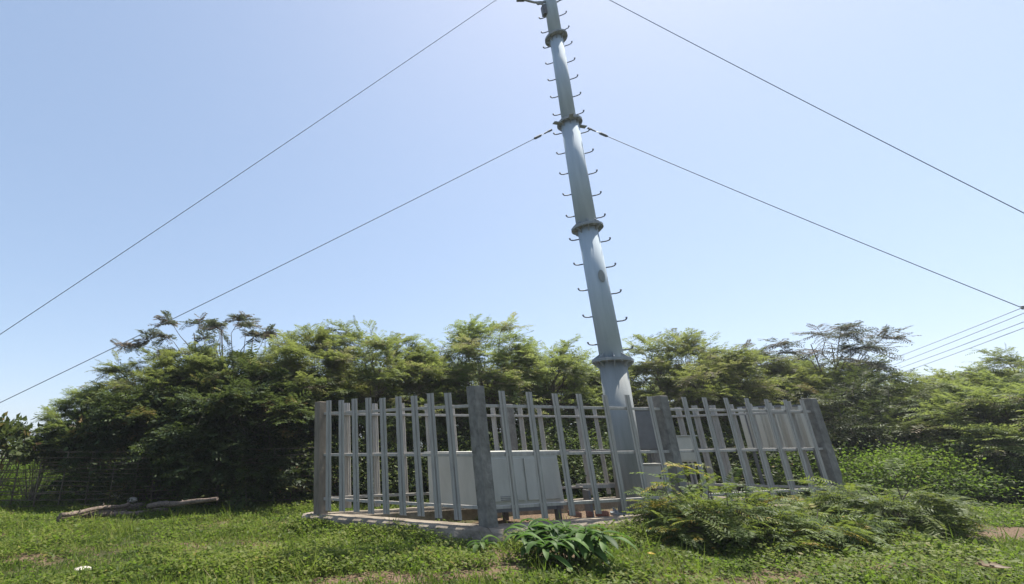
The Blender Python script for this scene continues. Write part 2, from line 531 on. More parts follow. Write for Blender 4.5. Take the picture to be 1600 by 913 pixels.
# guy rings with ears at joints 3 and 5
for i in (3, 5):
    c = rel(nodes[i]); d, u, v = axis_frame(i - 1)
    for a in (10, 130, 190, 250, 310, 70):
        e = u * math.cos(R(a)) + v * math.sin(R(a)); t = d.cross(e)
        if a in (10, 190, 250, 70):
            MB().box(c + e * .34 - d * .045, (.24, .10, .03), (e, t, d)).build('guy_bracket', M['rust'], mast, bevel=.004)
# base plate
mb = MB(); mb.tube([(0, 0, -.02), (0, 0, .03)], .42, 24)
for k in range(8):
    a = 2 * math.pi * k / 8
    mb.tube([(.36 * math.cos(a), .36 * math.sin(a), .0), (.36 * math.cos(a), .36 * math.sin(a), .10)], .02, 6)
mb.build('base_plate', M['rust'], mast)
# rungs: five per section either side
def rung(p, d, e, side, L):
    L *= .88
    pts = []
    for q, zz in ((0, 0), (L * .55, .0), (L * .85, .012), (L * .97, .035), (L, .075)):
        pts.append(p + e * q + d * zz)
    return MB().tube([rel(x) for x in pts], [.015, .015, .015, .016, .022], 6).build('rung', M['rung'], mast, smooth=True)
ya = R(-28)
for i in range(0, 5):
    d, u, v = axis_frame(i)
    e = Vector((math.cos(ya), math.sin(ya), 0)); e = (e - d * e.dot(d)).normalized()
    for k in range(5):
        if i == 0: continue
        fR = (k + .36) / 5.0; fL = (k + .62) / 5.0
        if i == 0: fR, fL = (k + .2) / 5, (k + .45) / 5
        r = mrad[i][0]
        rung(nodes[i].lerp(nodes[i + 1], fR) + e * (r - .02), d, e, 1, .24)
        rung(nodes[i].lerp(nodes[i + 1], fL) - e * (r - .02), d, -e, -1, .22)
# hand hole on the second section
c = at(938, 437, MY); d, u, v = axis_frame(1)
cc = nodes[1] + d * (c - nodes[1]).dot(d)
fw = Vector((-.05, -1, 0)); fw = (fw - d * fw.dot(d)).normalized(); sd = d.cross(fw)
vs = []; n = 20
for rr, dep in ((1.0, .012), (.8, .016), (0, .016)):
    for k in range(n):
        a = 2 * math.pi * k / n
        X, Z = .075 * rr * math.cos(a), .15 * rr * math.sin(a)
        vs.append(rel(cc) + sd * X + d * Z + fw * (math.sqrt(max(.229 ** 2 - X * X, 0)) + dep))
fs = [(j * n + k, j * n + (k + 1) % n, (j + 1) * n + (k + 1) % n, (j + 1) * n + k) for j in range(2) for k in range(n)]
MB().add(vs, fs).build('hand_hole_cover', M['mastbase'], mast)
# small rusty patches: cable clamp box near the top and a side arm with a small panel
c = at(850, 17, MY)
MB().box(rel(c), (.10, .14, .34)).build('junction_box', M['dark'], mast, bevel=.01)
tp = at(857, 3, MY)
arm = MB()
arm.tube([rel(tp), rel(at(835, 4, MY - .15)), rel(at(815, -1, MY - .3))], .03, 8)
arm.tube([rel(at(856, 9, MY)), rel(at(838, 5, MY - .13))], .022, 6)
arm.tube([rel(tp), rel(at(872, 3, MY - .1)), rel(at(878, -6, MY - .15))], .022, 6)
arm.build('side_arm', M['rust'], mast, smooth=True)
MB().box(rel(at(813, -3, MY - .3)), (.22, .08, .22)).build('antenna_panel', M['greybox'], mast, bevel=.01)

# guy wires
def guy(p, q, label, sag):
    root = empty('guy_wire', q, label, 'guy wire', 'guy wires of the mast')
    pts = []
    for k in range(41):
        t = k / 40
        x = p.lerp(q, t); x.z -= sag * 4 * t * (1 - t)
        pts.append(x - q)
    MB().tube(pts, .0095, 5).build('strand', M['wire'], root, smooth=True)
    dd = (pts[1] - pts[0]).normalized()
    mb = MB()
    s = p - q
    mb.tube([s, s + dd * .10], .028, 6); mb.tube([s + dd * .10, s + dd * .22], .02, 6)
    mb.tube([s + dd * .30, s + dd * .34, s + dd * .50, s + dd * .54], [.012, .034, .034, .012], 6)
    mb.build('turnbuckle', M['rung'], root)
    ab = MB(); ab.box((0, 0, -.12), (.5, .5, .45)); ab.tube([Vector((0, 0, 0)), (pts[-2] - pts[-1]).normalized() * .35], .03, 6)
    ab.build('anchor_block', M['concrete'], root, bevel=.02)
def gnd(px, py, z=.15):
    r = at(px, py, 10) - Vector((0, 0, EYE))
    k = (z - EYE) / r.z
    return Vector((r.x * k, r.y * k, z))
gl = at(862, 203, MY - .1); gr_ = at(918, 200, MY - .1)
gl2 = at(848, -50, MY - .1); gr2 = at(856, -51, MY - .1)
guy(gl, gnd(-365, 803), 'lower left guy wire running down from the mast collar to the left', .10)
guy(gr_, gnd(2420, 802), 'lower right guy wire running down from the mast collar to the right', .16)
guy(gl2, gnd(-432, 808), 'upper left guy wire from above the frame down to the left edge', .10)
guy(gr2, gnd(2570, 815), 'upper right guy wire from above the frame down to the right edge', .18)

# power lines at the right
PW = [((1600, 480), (1410, 557)), ((1600, 489.5), (1406, 569)), ((1600, 503), (1417, 573)), ((1600, 512.5), (1440, 573))]
NM = ['topmost', 'second from top', 'third from top', 'lowest']
PYY = 24.0
pole = empty('utility_pole', (at(1602, 480, PYY).x + .9, PYY, 0), 'wooden power pole with four insulated line arms just right of the frame', 'power pole')
plx = pole.location.x
MB().tube([(0, 0, -.2), (0, 0, at(1600, 474, PYY).z)], [.16, .11], 12).build('pole_shaft', M['bark'], pole, smooth=True)
for k, ((x0, y0), (x1, y1)) in enumerate(PW):
    sl_ = (y1 - y0) / (x1 - x0)
    a = at(x0 - 2 if k == 0 else x0 + 6, y0 + sl_ * (-2 if k == 0 else 6), PYY)
    b = at(x1 - 200, y1 - 200 * sl_ * .8, 75)
    o = empty('power_line', a, NM[k] + ' of the four thin power lines above the trees at right', 'power line', 'power lines at the right edge')
    pts = []
    for j in range(31):
        t = j / 30
        p_ = a.lerp(b, t); p_.z -= .35 * 4 * t * (1 - t)
        pts.append(p_ - a)
    MB().tube(pts, .019, 5).build('conductor', M['cable'], o, smooth=True)
    c = Vector((plx, PYY, a.z)); L = c - a
    mb = MB(); mb.tube([a - pole.location, Vector((0, 0, a.z))], .03, 6)
    mb.build('line_arm', M['rung'], pole)
    mb = MB(); q = a - pole.location
    mb.tube([q + Vector((0, 0, -.10)), q + Vector((0, 0, -.05)), q + Vector((0, 0, 0)), q + Vector((0, 0, .05)), q + Vector((0, 0, .1))], [.05, .085, .05, .085, .04], 10)
    mb.build('insulator', M['dark'], pole, smooth=True)

# ------------------------------------------------------------------ equipment inside the fence
bx = (PD - PB).normalized(); by = (PA - PB).normalized()
def cabinet():
    c0 = at(762, 790, 9.35); c0.z = 0                      # front corner on the ground
    root = empty('equipment_cabinet', (c0.x, c0.y, .1), 'large cream white cabinet standing on legs behind the front corner post', 'cabinet')
    Lr, Ll, h0, h1 = 1.75, 1.15, .24, 1.19
    P = [Vector((0, 0, 0)), bx * Lr, bx * Lr + by * Ll, by * Ll]
    vs = [p + Vector((0, 0, h0)) for p in P] + [p * .985 + (P[2] * .0075) + Vector((0, 0, h1)) for p in P]
    MB().add(vs, [(3, 2, 1, 0), (4, 5, 6, 7), (0, 1, 5, 4), (1, 2, 6, 5), (2, 3, 7, 6), (3, 0, 4, 7)]).build('body', M['white'], root, bevel=.012)
    ce = (P[0] + P[2]) / 2
    vs = [ce + (p - ce) * 1.04 + Vector((0, 0, h1 + .002)) for p in P] + [ce + (p - ce) * 1.04 + Vector((0, 0, h1 + .035)) for p in P]
    MB().add(vs, [(3, 2, 1, 0), (4, 5, 6, 7), (0, 1, 5, 4), (1, 2, 6, 5), (2, 3, 7, 6), (3, 0, 4, 7)]).build('lid', M['white'], root, bevel=.008)
    n = Vector((bx.y, -bx.x, 0)); m = -Vector((by.y, -by.x, 0))
    for k in range(2):                                     # doors on the long face
        o = MB().box(bx * (Lr * (.27 + .46 * k)) + n * .012 + Vector((0, 0, (h0 + h1) / 2)), (Lr * .43, .022, .76), (bx, n, UP)).build('door', M['white'], root, bevel=.006)
    mb = MB()
    for z in (.36, .39, .42):
        mb.box(bx * (Lr * .27) + n * .026 + Vector((0, 0, z)), (.38, .01, .012), (bx, n, UP))
    mb.build('louvre', M['seam'], root)
    for p in P:
        q = ce + (p - ce) * .88
        MB().box(q + Vector((0, 0, h0 / 2 - .06)), (.09, .09, h0 + .11), (bx, n, UP)).build('leg', M['dark'], root)
    mb = MB()
    mb.box((ce + (P[0] - ce) * .9 + ce + (P[1] - ce) * .9) / 2 + Vector((0, 0, h0 - .05)), (Lr, .06, .08), (bx, n, UP))
    mb.build('skid_beam', M['greybox'], root)
cabinet()

def pole_box(name, label, cat, px0, px1, py0, py1, Y, dep, m, legs=True, door=True):
    a, b = at(px0, py1, Y), at(px1, py0, Y)
    c = Vector(((a.x + b.x) / 2, Y, 0)); W = b.x - a.x; H = b.z - a.z
    root = empty(name, (c.x, Y, .1), label, cat)
    body = MB().box((0, dep / 2, (a.z + b.z) / 2 - .1), (W, dep, H)).build('body', m, root, bevel=.012)
    if door:
        dr = MB().box((0, -.008, (a.z + b.z) / 2 - .1), (W * .88, .014, H * .88)).build('door', m, root, bevel=.006)
        MB().box((W * .33, -.022, (a.z + b.z) / 2 - .1), (.02, .02, .09)).build('handle', M['dark'], dr)
    MB().box((0, dep / 2 - .02, b.z - .1 + .012), (W * 1.08, dep * 1.12, .02)).build('rain_hood', m, root)
    if legs:
        for s in (-1, 1):
            MB().tube([(s * W * .3, dep + .03, -.15), (s * W * .3, dep + .03, b.z - .12)], .025, 8).build('leg', M['greybox'], root, smooth=True)
    return root
pole_box('meter_cabinet', 'dark grey meter cabinet on two pipe legs right of the mast foot', 'cabinet', 992, 1022, 640, 706, 10.6, .25, M['greybox'])
pole_box('junction_cabinet', 'small white junction box seen right of the middle fence post', 'box', 1063, 1087, 682, 722, 10.25, .18, M['white'])
pole_box('battery_box', 'small white box low down between the mast foot and middle post', 'box', 1009, 1032, 726, 764, 10.2, .22, M['white'])
pole_box('switch_cabinet', 'tall grey switch cabinet beside the middle post with its door shut', 'cabinet', 988, 1006, 715, 780, 10.7, .25, M['greybox'], legs=False)

def louvre_panel():
    a, b = at(1170, 704, 12.0), at(1262, 634, 11.4)
    d = (Vector((b.x, b.y, 0)) - Vector((a.x, a.y, 0))); L = d.length; d.normalize()
    n = Vector((d.y, -d.x, 0))
    z0, z1 = a.z, a.z + 1.02
    root = empty('ribbed_metal_panel', (a.x, a.y, .1), 'pale ribbed metal panel raised on legs inside the right end of the fence', 'panel')
    k = 30; vs, fs = [], []
    for i in range(k + 1):
        q = d * (L * i / k); o_ = -.07 if (i % 7) in (3, 4) else 0
        for z in (z0 - .1, z1 - .1):
            vs.append(q + n * o_ + Vector((0, 0, z)))
    for i in range(k): fs.append((2 * i, 2 * i + 2, 2 * i + 3, 2 * i + 1))
    o = MB().add(vs, fs).build('sheet', M['white'], root)
    m_ = o.modifiers.new('thick', 'SOLIDIFY'); m_.thickness = .006
    for z in (z0 - .1, z1 - .1):
        MB().box(d * (L / 2) - n * .03 + Vector((0, 0, z)), (L, .05, .05), (d, n, UP)).build('frame_rail', M['greybox'], root)
    for f in (.08, .92):
        MB().box(d * (L * f) - n * .06 + Vector((0, 0, z1 / 2 - .15)), (.06, .06, z1), (d, n, UP)).build('leg', M['greybox'], root)
louvre_panel()

# cable tray bridge between mast and cabinet, low
def tray():
    a, b = at(905, 760, 10.15), at(1000, 757, 10.3)
    root = empty('cable_tray', (a.x, a.y, .1), 'low grey cable tray on short stands left of the mast foot', 'cable tray')
    L = (b - a).length; d = (b - a).normalized(); n = Vector((d.y, -d.x, 0))
    mb = MB()
    for s in (-.12, .12): mb.box(d * (L / 2) + n * s + Vector((0, 0, a.z - .1)), (L, .015, .07), (d, n, UP))
    for k in range(9): mb.box(d * (L * (k + .5) / 9) + Vector((0, 0, a.z - .12)), (.03, .24, .015), (d, n, UP))
    mb.build('tray', M['paint'], root)
    for f in (.1, .9):
        MB().box(d * (L * f) + Vector((0, 0, (a.z - .14) / 2 - .1)), (.05, .2, a.z), (d, n, UP)).build('stand', M['greybox'], root)
tray()

# ------------------------------------------------------------------ logs, stones, litter
def logmesh(p, q, r0, r1, name, label, cat='log', mt='log', seed=0):
    rd = random.Random(seed)
    root_z = Vector((p.x, p.y, 0))
    n = 14
    pts, rs = [], []
    dd = (q - p); side = Vector((-dd.y, dd.x, 0)).normalized()
    for i in range(n):
        t = i / (n - 1)
        c = p.lerp(q, t) - root_z + side * noise.noise(Vector((t * 2.5, seed, 0))) * .12 + Vector((0, 0, noise.noise(Vector((t * 3, seed, 4))) * .05))
        pts.append(c); rs.append((r0 + (r1 - r0) * t) * rd.uniform(.88, 1.1))
    mb = MB().tube(pts, rs, 10)
    for k in range(2):
        i = rd.randint(3, n - 4)
        e = Vector((rd.uniform(-1, 1), rd.uniform(-1, 1), rd.uniform(.2, 1))).normalized()
        mb.tube([pts[i], pts[i] + e * (rs[i] * 2.2)], [rs[i] * .45, rs[i] * .25], 7)
    o = mb.build(name, M[mt], smooth=True)
    o.location = root_z
    return tag(o, label, cat, 'fallen logs at left')
logmesh(gnd(92, 812, .10), gnd(228, 790, .12), .075, .085, 'log', 'pale split log with its broken end lying at the far left of the pile', seed=1)
logmesh(gnd(94, 805, .20), gnd(200, 788, .22), .04, .045, 'log', 'thin greyish log resting on top of the split log', seed=2)
logmesh(gnd(160, 806, .04), gnd(262, 797, .08), .06, .04, 'log', 'short dark log half hidden in weeds below the pile', seed=3)
logmesh(gnd(232, 792, .18), gnd(342, 779, .46), .065, .035, 'log', 'long pale log tapering to the right, at right of the pile', seed=5)

def rock(px, py, r, name, label, mt, cat='stone', squash=.6, seed=0, group=None):
    g = gnd(px, py, .06)
    bmv, bmf = [], []
    nu, nv = 12, 8
    for i in range(nv + 1):
        for k in range(nu):
            th, ph = math.pi * i / nv, 2 * math.pi * k / nu
            p = Vector((math.sin(th) * math.cos(ph), math.sin(th) * math.sin(ph), math.cos(th)))
            s = 1 + .35 * noise.noise(p * 1.4 + Vector((seed * 3.7, 0, 0)))
            bmv.append((p.x * r * s * 1.3, p.y * r * s, p.z * r * s * squash))
    for i in range(nv):
        for k in range(nu):
            bmf.append((i * nu + k, (i + 1) * nu + k, (i + 1) * nu + (k + 1) % nu, i * nu + (k + 1) % nu))
    o = MB().add(bmv, bmf).build(name, M[mt]); o.location = (g.x, g.y, gz(g.x, g.y) + r * .3)
    return tag(o, label, cat, group)
rock(182, 786, .13, 'stone', 'larger pale stone sitting behind the log pile', 'stone', seed=1).location.z += .22
rock(206, 790, .10, 'stone', 'smaller pale stone just right of the larger stone by the logs', 'stone', seed=2).location.z += .18
rock(132, 884, .09, 'stone', 'flat cream stone lying alone in the grass at lower left', 'stone', squash=.35, seed=3)
rock(128, 882, .05, 'stone', 'small chip of cream stone touching the flat stone in the grass', 'stone', squash=.5, seed=4)
for k, (x, y, lb) in enumerate([(905, 800, 'broken red brick on the ground inside the fence, left of the others'), (928, 797, 'broken red brick in the middle of three inside the fence'),
                                (948, 796, 'broken red brick inside the fence, nearest the mast')]):
    a = at(x, y, 9.4)
    o = MB().box((0, 0, 0), (.22, .11, .09)).build('brick', M['brick'], bevel=.012)
    o.location = (a.x, 9.6, .19); o.rotation_euler = (.1 * k, .15, k * 1.1)
    tag(o, lb, 'brick', 'bricks inside the fence')

def dry_leaf(px, py, L, name, label, m, cat, z=.12):
    g = gnd(px, py, z)
    vs, fs = [], []
    n = 7
    for i in range(n):
        t = i / (n - 1); wd = math.sin(math.pi * min(t + .06, .97)) * L * .28
        zc = L * .35 * (t - .4) ** 2
        for s in (-1, 0, 1):
            vs.append((L * (t - .5), s * wd, zc + abs(s) * wd * .55))
    for i in range(n - 1):
        for s in range(2):
            a = i * 3 + s
            fs.append((a, a + 3, a + 4, a + 1))
    o = MB().add(vs, fs).build(name, m, smooth=True)
    o.location = g; o.rotation_euler = (.25, .1, -.5)
    return tag(o, label, cat)
dry_leaf(1553, 888, .26, 'dry_leaf', 'large curled brown dead leaf lying in weeds at lower right', M['drysheet'], 'leaf')
dry_leaf(1018, 866, .09, 'fallen_leaf', 'tiny bright yellow fallen leaf in the grass below the fence', M['yellow'], 'leaf', z=.14)

# ------------------------------------------------------------------ bamboo fence at left
def bamboo_fence():
    A, B = at(-60, 790, 13.1), at(486, 786, 12.9)
    A.z = B.z = 0
    root = empty('bamboo_fence', A, 'old fence of thin horizontal bamboo rails at the foot of the left trees', 'fence')
    d = (B - A); L = d.length; d.normalize(); n = Vector((d.y, -d.x, 0))
    k = 15
    for i in range(k):
        q = d * (L * (i + random.uniform(0, .5)) / k)
        h = random.uniform(1.1, 1.6)
        MB().tube([q + Vector((0, 0, -.2)), q + Vector((random.uniform(-.05, .05), 0, h))], [.022, .016], 7).build('stake', M['bamboo'], root, smooth=True)
    for r in range(13):
        z = .10 + r * .105 + random.uniform(-.03, .03)
        x = -.3
        while x < L:
            l = random.uniform(2.2, 3.8)
            s = random.choice((-1, 1)) * .035; drop = random.uniform(-.05, .05)
            a = d * x + n * s + Vector((0, 0, z + random.uniform(-.03, .03)))
            b = d * min(x + l, L + .1) + n * s + Vector((0, 0, z + drop))
            m_ = (a + b) / 2 + Vector((0, 0, random.uniform(-.02, .02)))
            MB().tube([a, m_, b], [.014, .013, .009], 6).build('rail', M['bamboo'], root, smooth=True)
            x += l - .15
bamboo_fence()

# ------------------------------------------------------------------ foliage generators
def norm(a): return a / (np.linalg.norm(a, axis=-1, keepdims=True) + 1e-9)

def kites(base, d, side, L, W, fold=.0):
    """leaf quads: base,right,tip,left"""
    nrm = norm(np.cross(d, side))
    mid = base + d * (L * .45)[:, None]
    lift = nrm * (W * fold)[:, None]
    return np.stack([base, mid + side * (W / 2)[:, None] + lift, base + d * L[:, None], mid - side * (W / 2)[:, None] + lift], axis=1)

def fronds(o, d, up, L, tint, r, pairs=8, leafL=.09, leafW=.022, droop=.25):
    """pinnate fronds; returns quads, tint"""
    Q, T = [], []
    n = len(o)
    side = norm(np.cross(d, up)); up = norm(np.cross(side, d))
    g = np.array([0, 0, -1.0])
    for j in range(pairs):
        t = (j + .8) / pairs
        p = o + d * (L * t)[:, None] + g * (L * droop * t * t)[:, None]
        tan = norm(d + g * (2 * droop * t))
        l = leafL * (.55 + .75 * math.sin(math.pi * (t * .8 + .12))) * r.uniform(.8, 1.15, n) * (L / np.mean(L))
        for s in (-1, 1):
            ld = norm(side * s * 1.0 + tan * (.35 + .3 * t) + g * .18 + up * r.normal(0, .10, (n, 1)))
            wd = norm(tan + up * r.normal(0, .35, (n, 1)))
            wd = norm(wd - ld * np.sum(wd * ld, 1, keepdims=True))
            Q.append(kites(p, ld, wd, l, np.full(n, leafW) * r.uniform(.8, 1.2, n)))
            T.append(tint + r.normal(0, .05, n))
    # rachis as a narrow quad
    e = o + d * L[:, None] + g * (L * droop)[:, None]
    wv = side * .003
    Q.append(np.stack([o - wv, o + wv, e + wv * .5, e - wv * .5], axis=1)); T.append(tint)
    return np.concatenate(Q), np.concatenate(T)

def rand_dirs(r, n, zmin=-.3, zmax=1):
    z = r.uniform(zmin, zmax, n); a = r.uniform(0, 2 * math.pi, n)
    q = np.sqrt(np.maximum(0, 1 - z * z))
    return np.stack([q * np.cos(a), q * np.sin(a), z], 1)

def branchlets(c, d, L, r, nf, frL, tint, **kw):
    """sprays: origins c (N,3), dirs d; nf fronds alternate along each"""
    O_, D_, U_, T_ = [], [], [], []
    n = len(c)
    g = np.array([0, 0, -1.0]); zup = np.array([0, 0, 1.0])
    for k in range(nf):
        t = (k + .5) / nf
        p = c + d * (L * t)[:, None] + g * (L * .25 * t * t)[:, None]
        s = norm(np.cross(d, zup)) * (1 if k % 2 else -1)
        f = norm(s * r.uniform(.5, 1.1, (n, 1)) + d * r.uniform(.5, 1.0, (n, 1)) + zup * r.normal(.12, .28, (n, 1)))
        O_.append(p); D_.append(f); U_.append(norm(zup + r.normal(0, .25, (n, 3)))); T_.append(tint + r.normal(0, .06, n))
    O_, D_, U_, T_ = map(np.concatenate, (O_, D_, U_, T_))
    return fronds(O_, D_, U_, frL * r.uniform(.7, 1.25, len(O_)), T_, r, **kw)

def limbs(mb, start, ends, r, rad0, wiggle=.15, rend=.008, n=6):
    for e in ends:
        p0 = start(e, r)
        p = np.array(p0); q = np.array(e)
        m1 = p * .6 + q * .4 + r.normal(0, wiggle, 3) + np.array([0, 0, .1]); m2 = p * .25 + q * .75 + r.normal(0, wiggle * .7, 3) + np.array([0, 0, .08])
        mb.tube([p, m1, m2, q], [rad0, rad0 * .7, rad0 * .4, rend], n, caps=False)

def tree_proto(name, seed, H=5.0, crown=(2.4, 2.0, 1.9), cz=3.3, ncl=60, nbr=5, mat_='feather', stems=3, brown=.06, nf=12, frL=.38, pairs=7, leafL=.085, leafW=.030, lay=1.0, tlo=.1, thi=.8, rad=.07, flat=.0):
    r = np.random.default_rng(seed)
    dirs = rand_dirs(r, ncl, -.75, 1)
    rad_ = r.uniform(.45, 1.0, ncl) ** .6
    lob = 1 + .28 * np.array([noise.noise(Vector(dd * 1.6) + Vector((seed * 1.7, 0, 0))) for dd in dirs])
    ends = np.array([0, 0, cz]) + dirs * np.array(crown) * (rad_ * lob)[:, None]
    ends[:, 2] = np.maximum(ends[:, 2], .35)
    tr = MB(); st = []
    for k in range(stems):
        a = 2 * math.pi * (k + r.uniform(0, .6)) / stems
        top = np.array([math.cos(a) * crown[0] * .35, math.sin(a) * crown[1] * .35, cz + crown[2] * .3])
        b = np.array([math.cos(a) * .12, math.sin(a) * .12, -.15])
        m = b * .5 + top * .5 + r.normal(0, .12, 3)
        st.append((b, m, top))
        tr.tube([b, (b + m) / 2 + r.normal(0, .04, 3), m, (m + top) / 2 + r.normal(0, .06, 3), top], [rad, rad * .85, rad * .65, rad * .45, rad * .25], 8, caps=False)
    def start(e, r):
        b, m, top = min(st, key=lambda s: np.linalg.norm(s[2][:2] - np.array(e)[:2]))
        t = min(max((e[2] - .9) / (top[2]), .12), .92) * r.uniform(.75, 1)
        return b * (1 - t) ** 2 + 2 * m * t * (1 - t) + top * t * t if t < 2 else top
    limbs(tr, start, ends, r, rad * .38)
    # sprays
    c = np.repeat(ends, nbr, 0)
    out = norm(np.repeat(dirs, nbr, 0) * np.array([1, 1, .5]) + r.normal(0, .55, (ncl * nbr, 3)))
    out[:, 2] = out[:, 2] * .6 + .10; out = norm(out)
    L = r.uniform(.45, 1.0, ncl * nbr) * lay
    base_t = np.clip(r.normal((tlo + thi) / 2, .17, ncl), tlo, thi)
    tint = np.repeat(base_t, nbr) + r.normal(0, .05, ncl * nbr)
    isb = r.random(ncl * nbr) < brown
    tint[isb] = .97
    Q, T = branchlets(c, out, L, r, nf, frL, tint, pairs=pairs, leafL=leafL, leafW=leafW)
    for i in range(0, len(c), 1):
        tr.tube([c[i], c[i] + out[i] * L[i] * .5 + np.array([0, 0, -.03]), c[i] + out[i] * L[i] + np.array([0, 0, -.25 * L[i]])], [.008, .006, .003], 3, caps=False)
    me = quads_mesh(name + '_crown', Q, np.clip(T, 0, 1), M[mat_])
    mt = bpy.data.meshes.new(name + '_trunk'); mt.from_pydata(tr.v, [], tr.f); mt.materials.append(M['bark'])
    return me, mt

def leafy_proto(name, seed, rad=(1.2, 1.0, .9), cz=.6, n=12000, leaf=(.065, .036), mat_='broad', stems=24, shell=.55, tlo=.1, thi=.85, clumps=60, spread=.22, brown=.01):
    r = np.random.default_rng(seed)
    dirs = rand_dirs(r, clumps, -.5, 1)
    lob = 1 + .3 * np.array([noise.noise(Vector(dd * 1.8) + Vector((seed * 2.3, 0, 0))) for dd in dirs])
    cc = np.array([0, 0, cz]) + dirs * np.array(rad) * (r.uniform(shell, 1, clumps) * lob)[:, None]
    cc[:, 2] = np.maximum(cc[:, 2], .08)
    ci = r.integers(0, clumps, n)
    p = cc[ci] + r.normal(0, 1, (n, 3)) * np.array([spread * 1.3, spread * 1.3, spread * .7])
    p[:, 2] = np.maximum(p[:, 2], .02)
    d = norm(dirs[ci] * .7 + r.normal(0, .6, (n, 3)) + np.array([0, 0, -.1]))
    up = norm(np.array([0, 0, 1.0]) + r.normal(0, .45, (n, 3)))
    side = norm(np.cross(d, up))
    L = leaf[0] * r.uniform(.55, 1.3, n)
    ct = np.clip(r.normal((tlo + thi) / 2, .18, clumps), tlo, thi)
    T = ct[ci] + r.normal(0, .07, n)
    T[r.random(n) < brown] = 1
    Q = kites(p, d, side, L, L * (leaf[1] / leaf[0]), fold=.18)
    tr = MB()
    for k in range(min(stems, clumps)):
        e = cc[k]
        b = np.array([e[0] * .15, e[1] * .15, -.1])
        m = (b + e) / 2 + r.normal(0, .08, 3)
        tr.tube([b, m, e], [.022, .015, .006], 5, caps=False)
    me = quads_mesh(name + '_crown', Q, np.clip(T, 0, 1), M[mat_])
    mt = bpy.data.meshes.new(name + '_stem'); mt.from_pydata(tr.v, [], tr.f); mt.materials.append(M['bark'])
    return me, mt

P_ = {}
P_['f1'] = tree_proto('feathery_tree_a', 11, ncl=110)
P_['f2'] = tree_proto('feathery_tree_b', 12, ncl=115, crown=(2.7, 2.0, 1.9), cz=3.0)
P_['f3'] = tree_proto('feathery_tree_c', 13, ncl=105, crown=(2.2, 1.9, 2.2), cz=3.0, tlo=.35, thi=.9)
P_['f4'] = tree_proto('feathery_tree_d', 14, ncl=120, crown=(2.8, 2.1, 2.0), cz=2.8, tlo=.35, thi=.9)
P_['fl'] = tree_proto('feathery_low', 15, ncl=90, crown=(2.0, 1.6, 1.25), cz=1.35, tlo=.25, thi=.85, rad=.035, stems=5, frL=.34)
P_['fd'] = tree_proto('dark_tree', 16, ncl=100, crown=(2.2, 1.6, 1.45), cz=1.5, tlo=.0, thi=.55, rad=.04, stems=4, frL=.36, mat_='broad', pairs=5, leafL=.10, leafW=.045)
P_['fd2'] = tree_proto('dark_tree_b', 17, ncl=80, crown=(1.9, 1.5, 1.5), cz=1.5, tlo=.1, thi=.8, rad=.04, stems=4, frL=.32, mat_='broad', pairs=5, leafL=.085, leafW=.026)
P_['sp'] = tree_proto('sparse_tree', 21, ncl=17, nbr=5, crown=(3.4, 1.4, .55), cz=4.05, mat_='greyleaf', stems=3, brown=.35, nf=9, frL=.25, rad=.055, lay=.5, leafW=.030)
P_['sp2'] = tree_proto('sparse_tree_b', 22, ncl=18, nbr=5, crown=(1.5, 1.2, .8), cz=4.0, mat_='greyleaf', stems=2, brown=.2, nf=10, frL=.36, rad=.05, lay=.7, leafW=.026)
P_['b1'] = leafy_proto('broadleaf_bush_a', 31)
P_['b2'] = leafy_proto('broadleaf_bush_b', 32, rad=(1.5, 1.1, .8), mat_='bright', n=15000)
P_['b3'] = leafy_proto('broadleaf_bush_c', 33, rad=(1.3, 1.1, 1.1), cz=.8, n=15000, mat_='broad', leaf=(.06, .03))
P_['big'] = leafy_proto('teak', 34, rad=(1.5, 1.2, .8), cz=2.2, n=1500, leaf=(.25, .13), mat_='broad', clumps=34, spread=.2, shell=.4, brown=.05, tlo=.1, thi=.8)

def plant(key, name, x, y, s, label, cat, group, rz=None, sz=1.0):
    me, mt = P_[key]
    o = empty(name, (x, y, gz(x, y) if abs(x) < 60 and y < 60 else 0), label, cat, group, random.uniform(0, 6.28) if rz is None else rz)
    o.scale = (s, s, s * sz)
    link('crown', me, o)
    link('trunk' if key[0] in 'fs' else 'stem', mt, o)
    return o

def X(px, Y): return at(px, 640, Y).x
def scale_for(ytop, Y, Hn):
    return (at(600, ytop, Y).z) / Hn

TG = 'feathery trees behind the fence'
trees = [
 # key, px, Y, ytop, label
 ('f2', 165, 15.2, 588, 'low wispy feathery tree over the left end of the bamboo fence'),
 ('f1', 235, 15.5, 545, 'feathery tree at the left shoulder of the dark trees, under a guy wire'),
 ('f2', 350, 15.8, 532, 'dense dark feathery tree under the bare brown branches at left'),
 ('f3', 470, 15.5, 520, 'tall feathery tree left of the outer left fence post'),
 ('f1', 575, 16.0, 512, 'bushy feathery tree rising behind the outer left fence post'),
 ('f4', 655, 17.5, 540, 'pale feathery tree in the dip behind the left fence bay'),
 ('f3', 750, 16.5, 516, 'feathery tree with a peaked top behind the front corner post'),
 ('f2', 850, 17.0, 535, 'rounded feathery tree just left of the mast'),
 ('f4', 985, 18.0, 552, 'low pale feathery tree directly behind the mast foot'),
 ('f3', 1072, 16.5, 530, 'light green feathery tree with a palm like peak right of the mast'),
 ('f1', 1180, 17.5, 558, 'feathery tree left of the forked bare branch at right'),
 ('f2', 1320, 17.5, 560, 'dark feathery tree below the sparse grey topped tree at right'),
 ('f4', 1430, 17.0, 592, 'low yellow green feathery tree under the ends of the power lines'),
 ('f3', 1530, 15.5, 598, 'yellow green feathery tree below the power lines at right'),
 ('f1', 1640, 14.0, 562, 'feathery tree cut by the right edge of the picture'),
]
for k, px, Y, yt, lb in trees:
    plant(k, 'feathery_tree', X(px, Y), Y, scale_for(yt, Y, 5.35), lb, 'tree', TG)
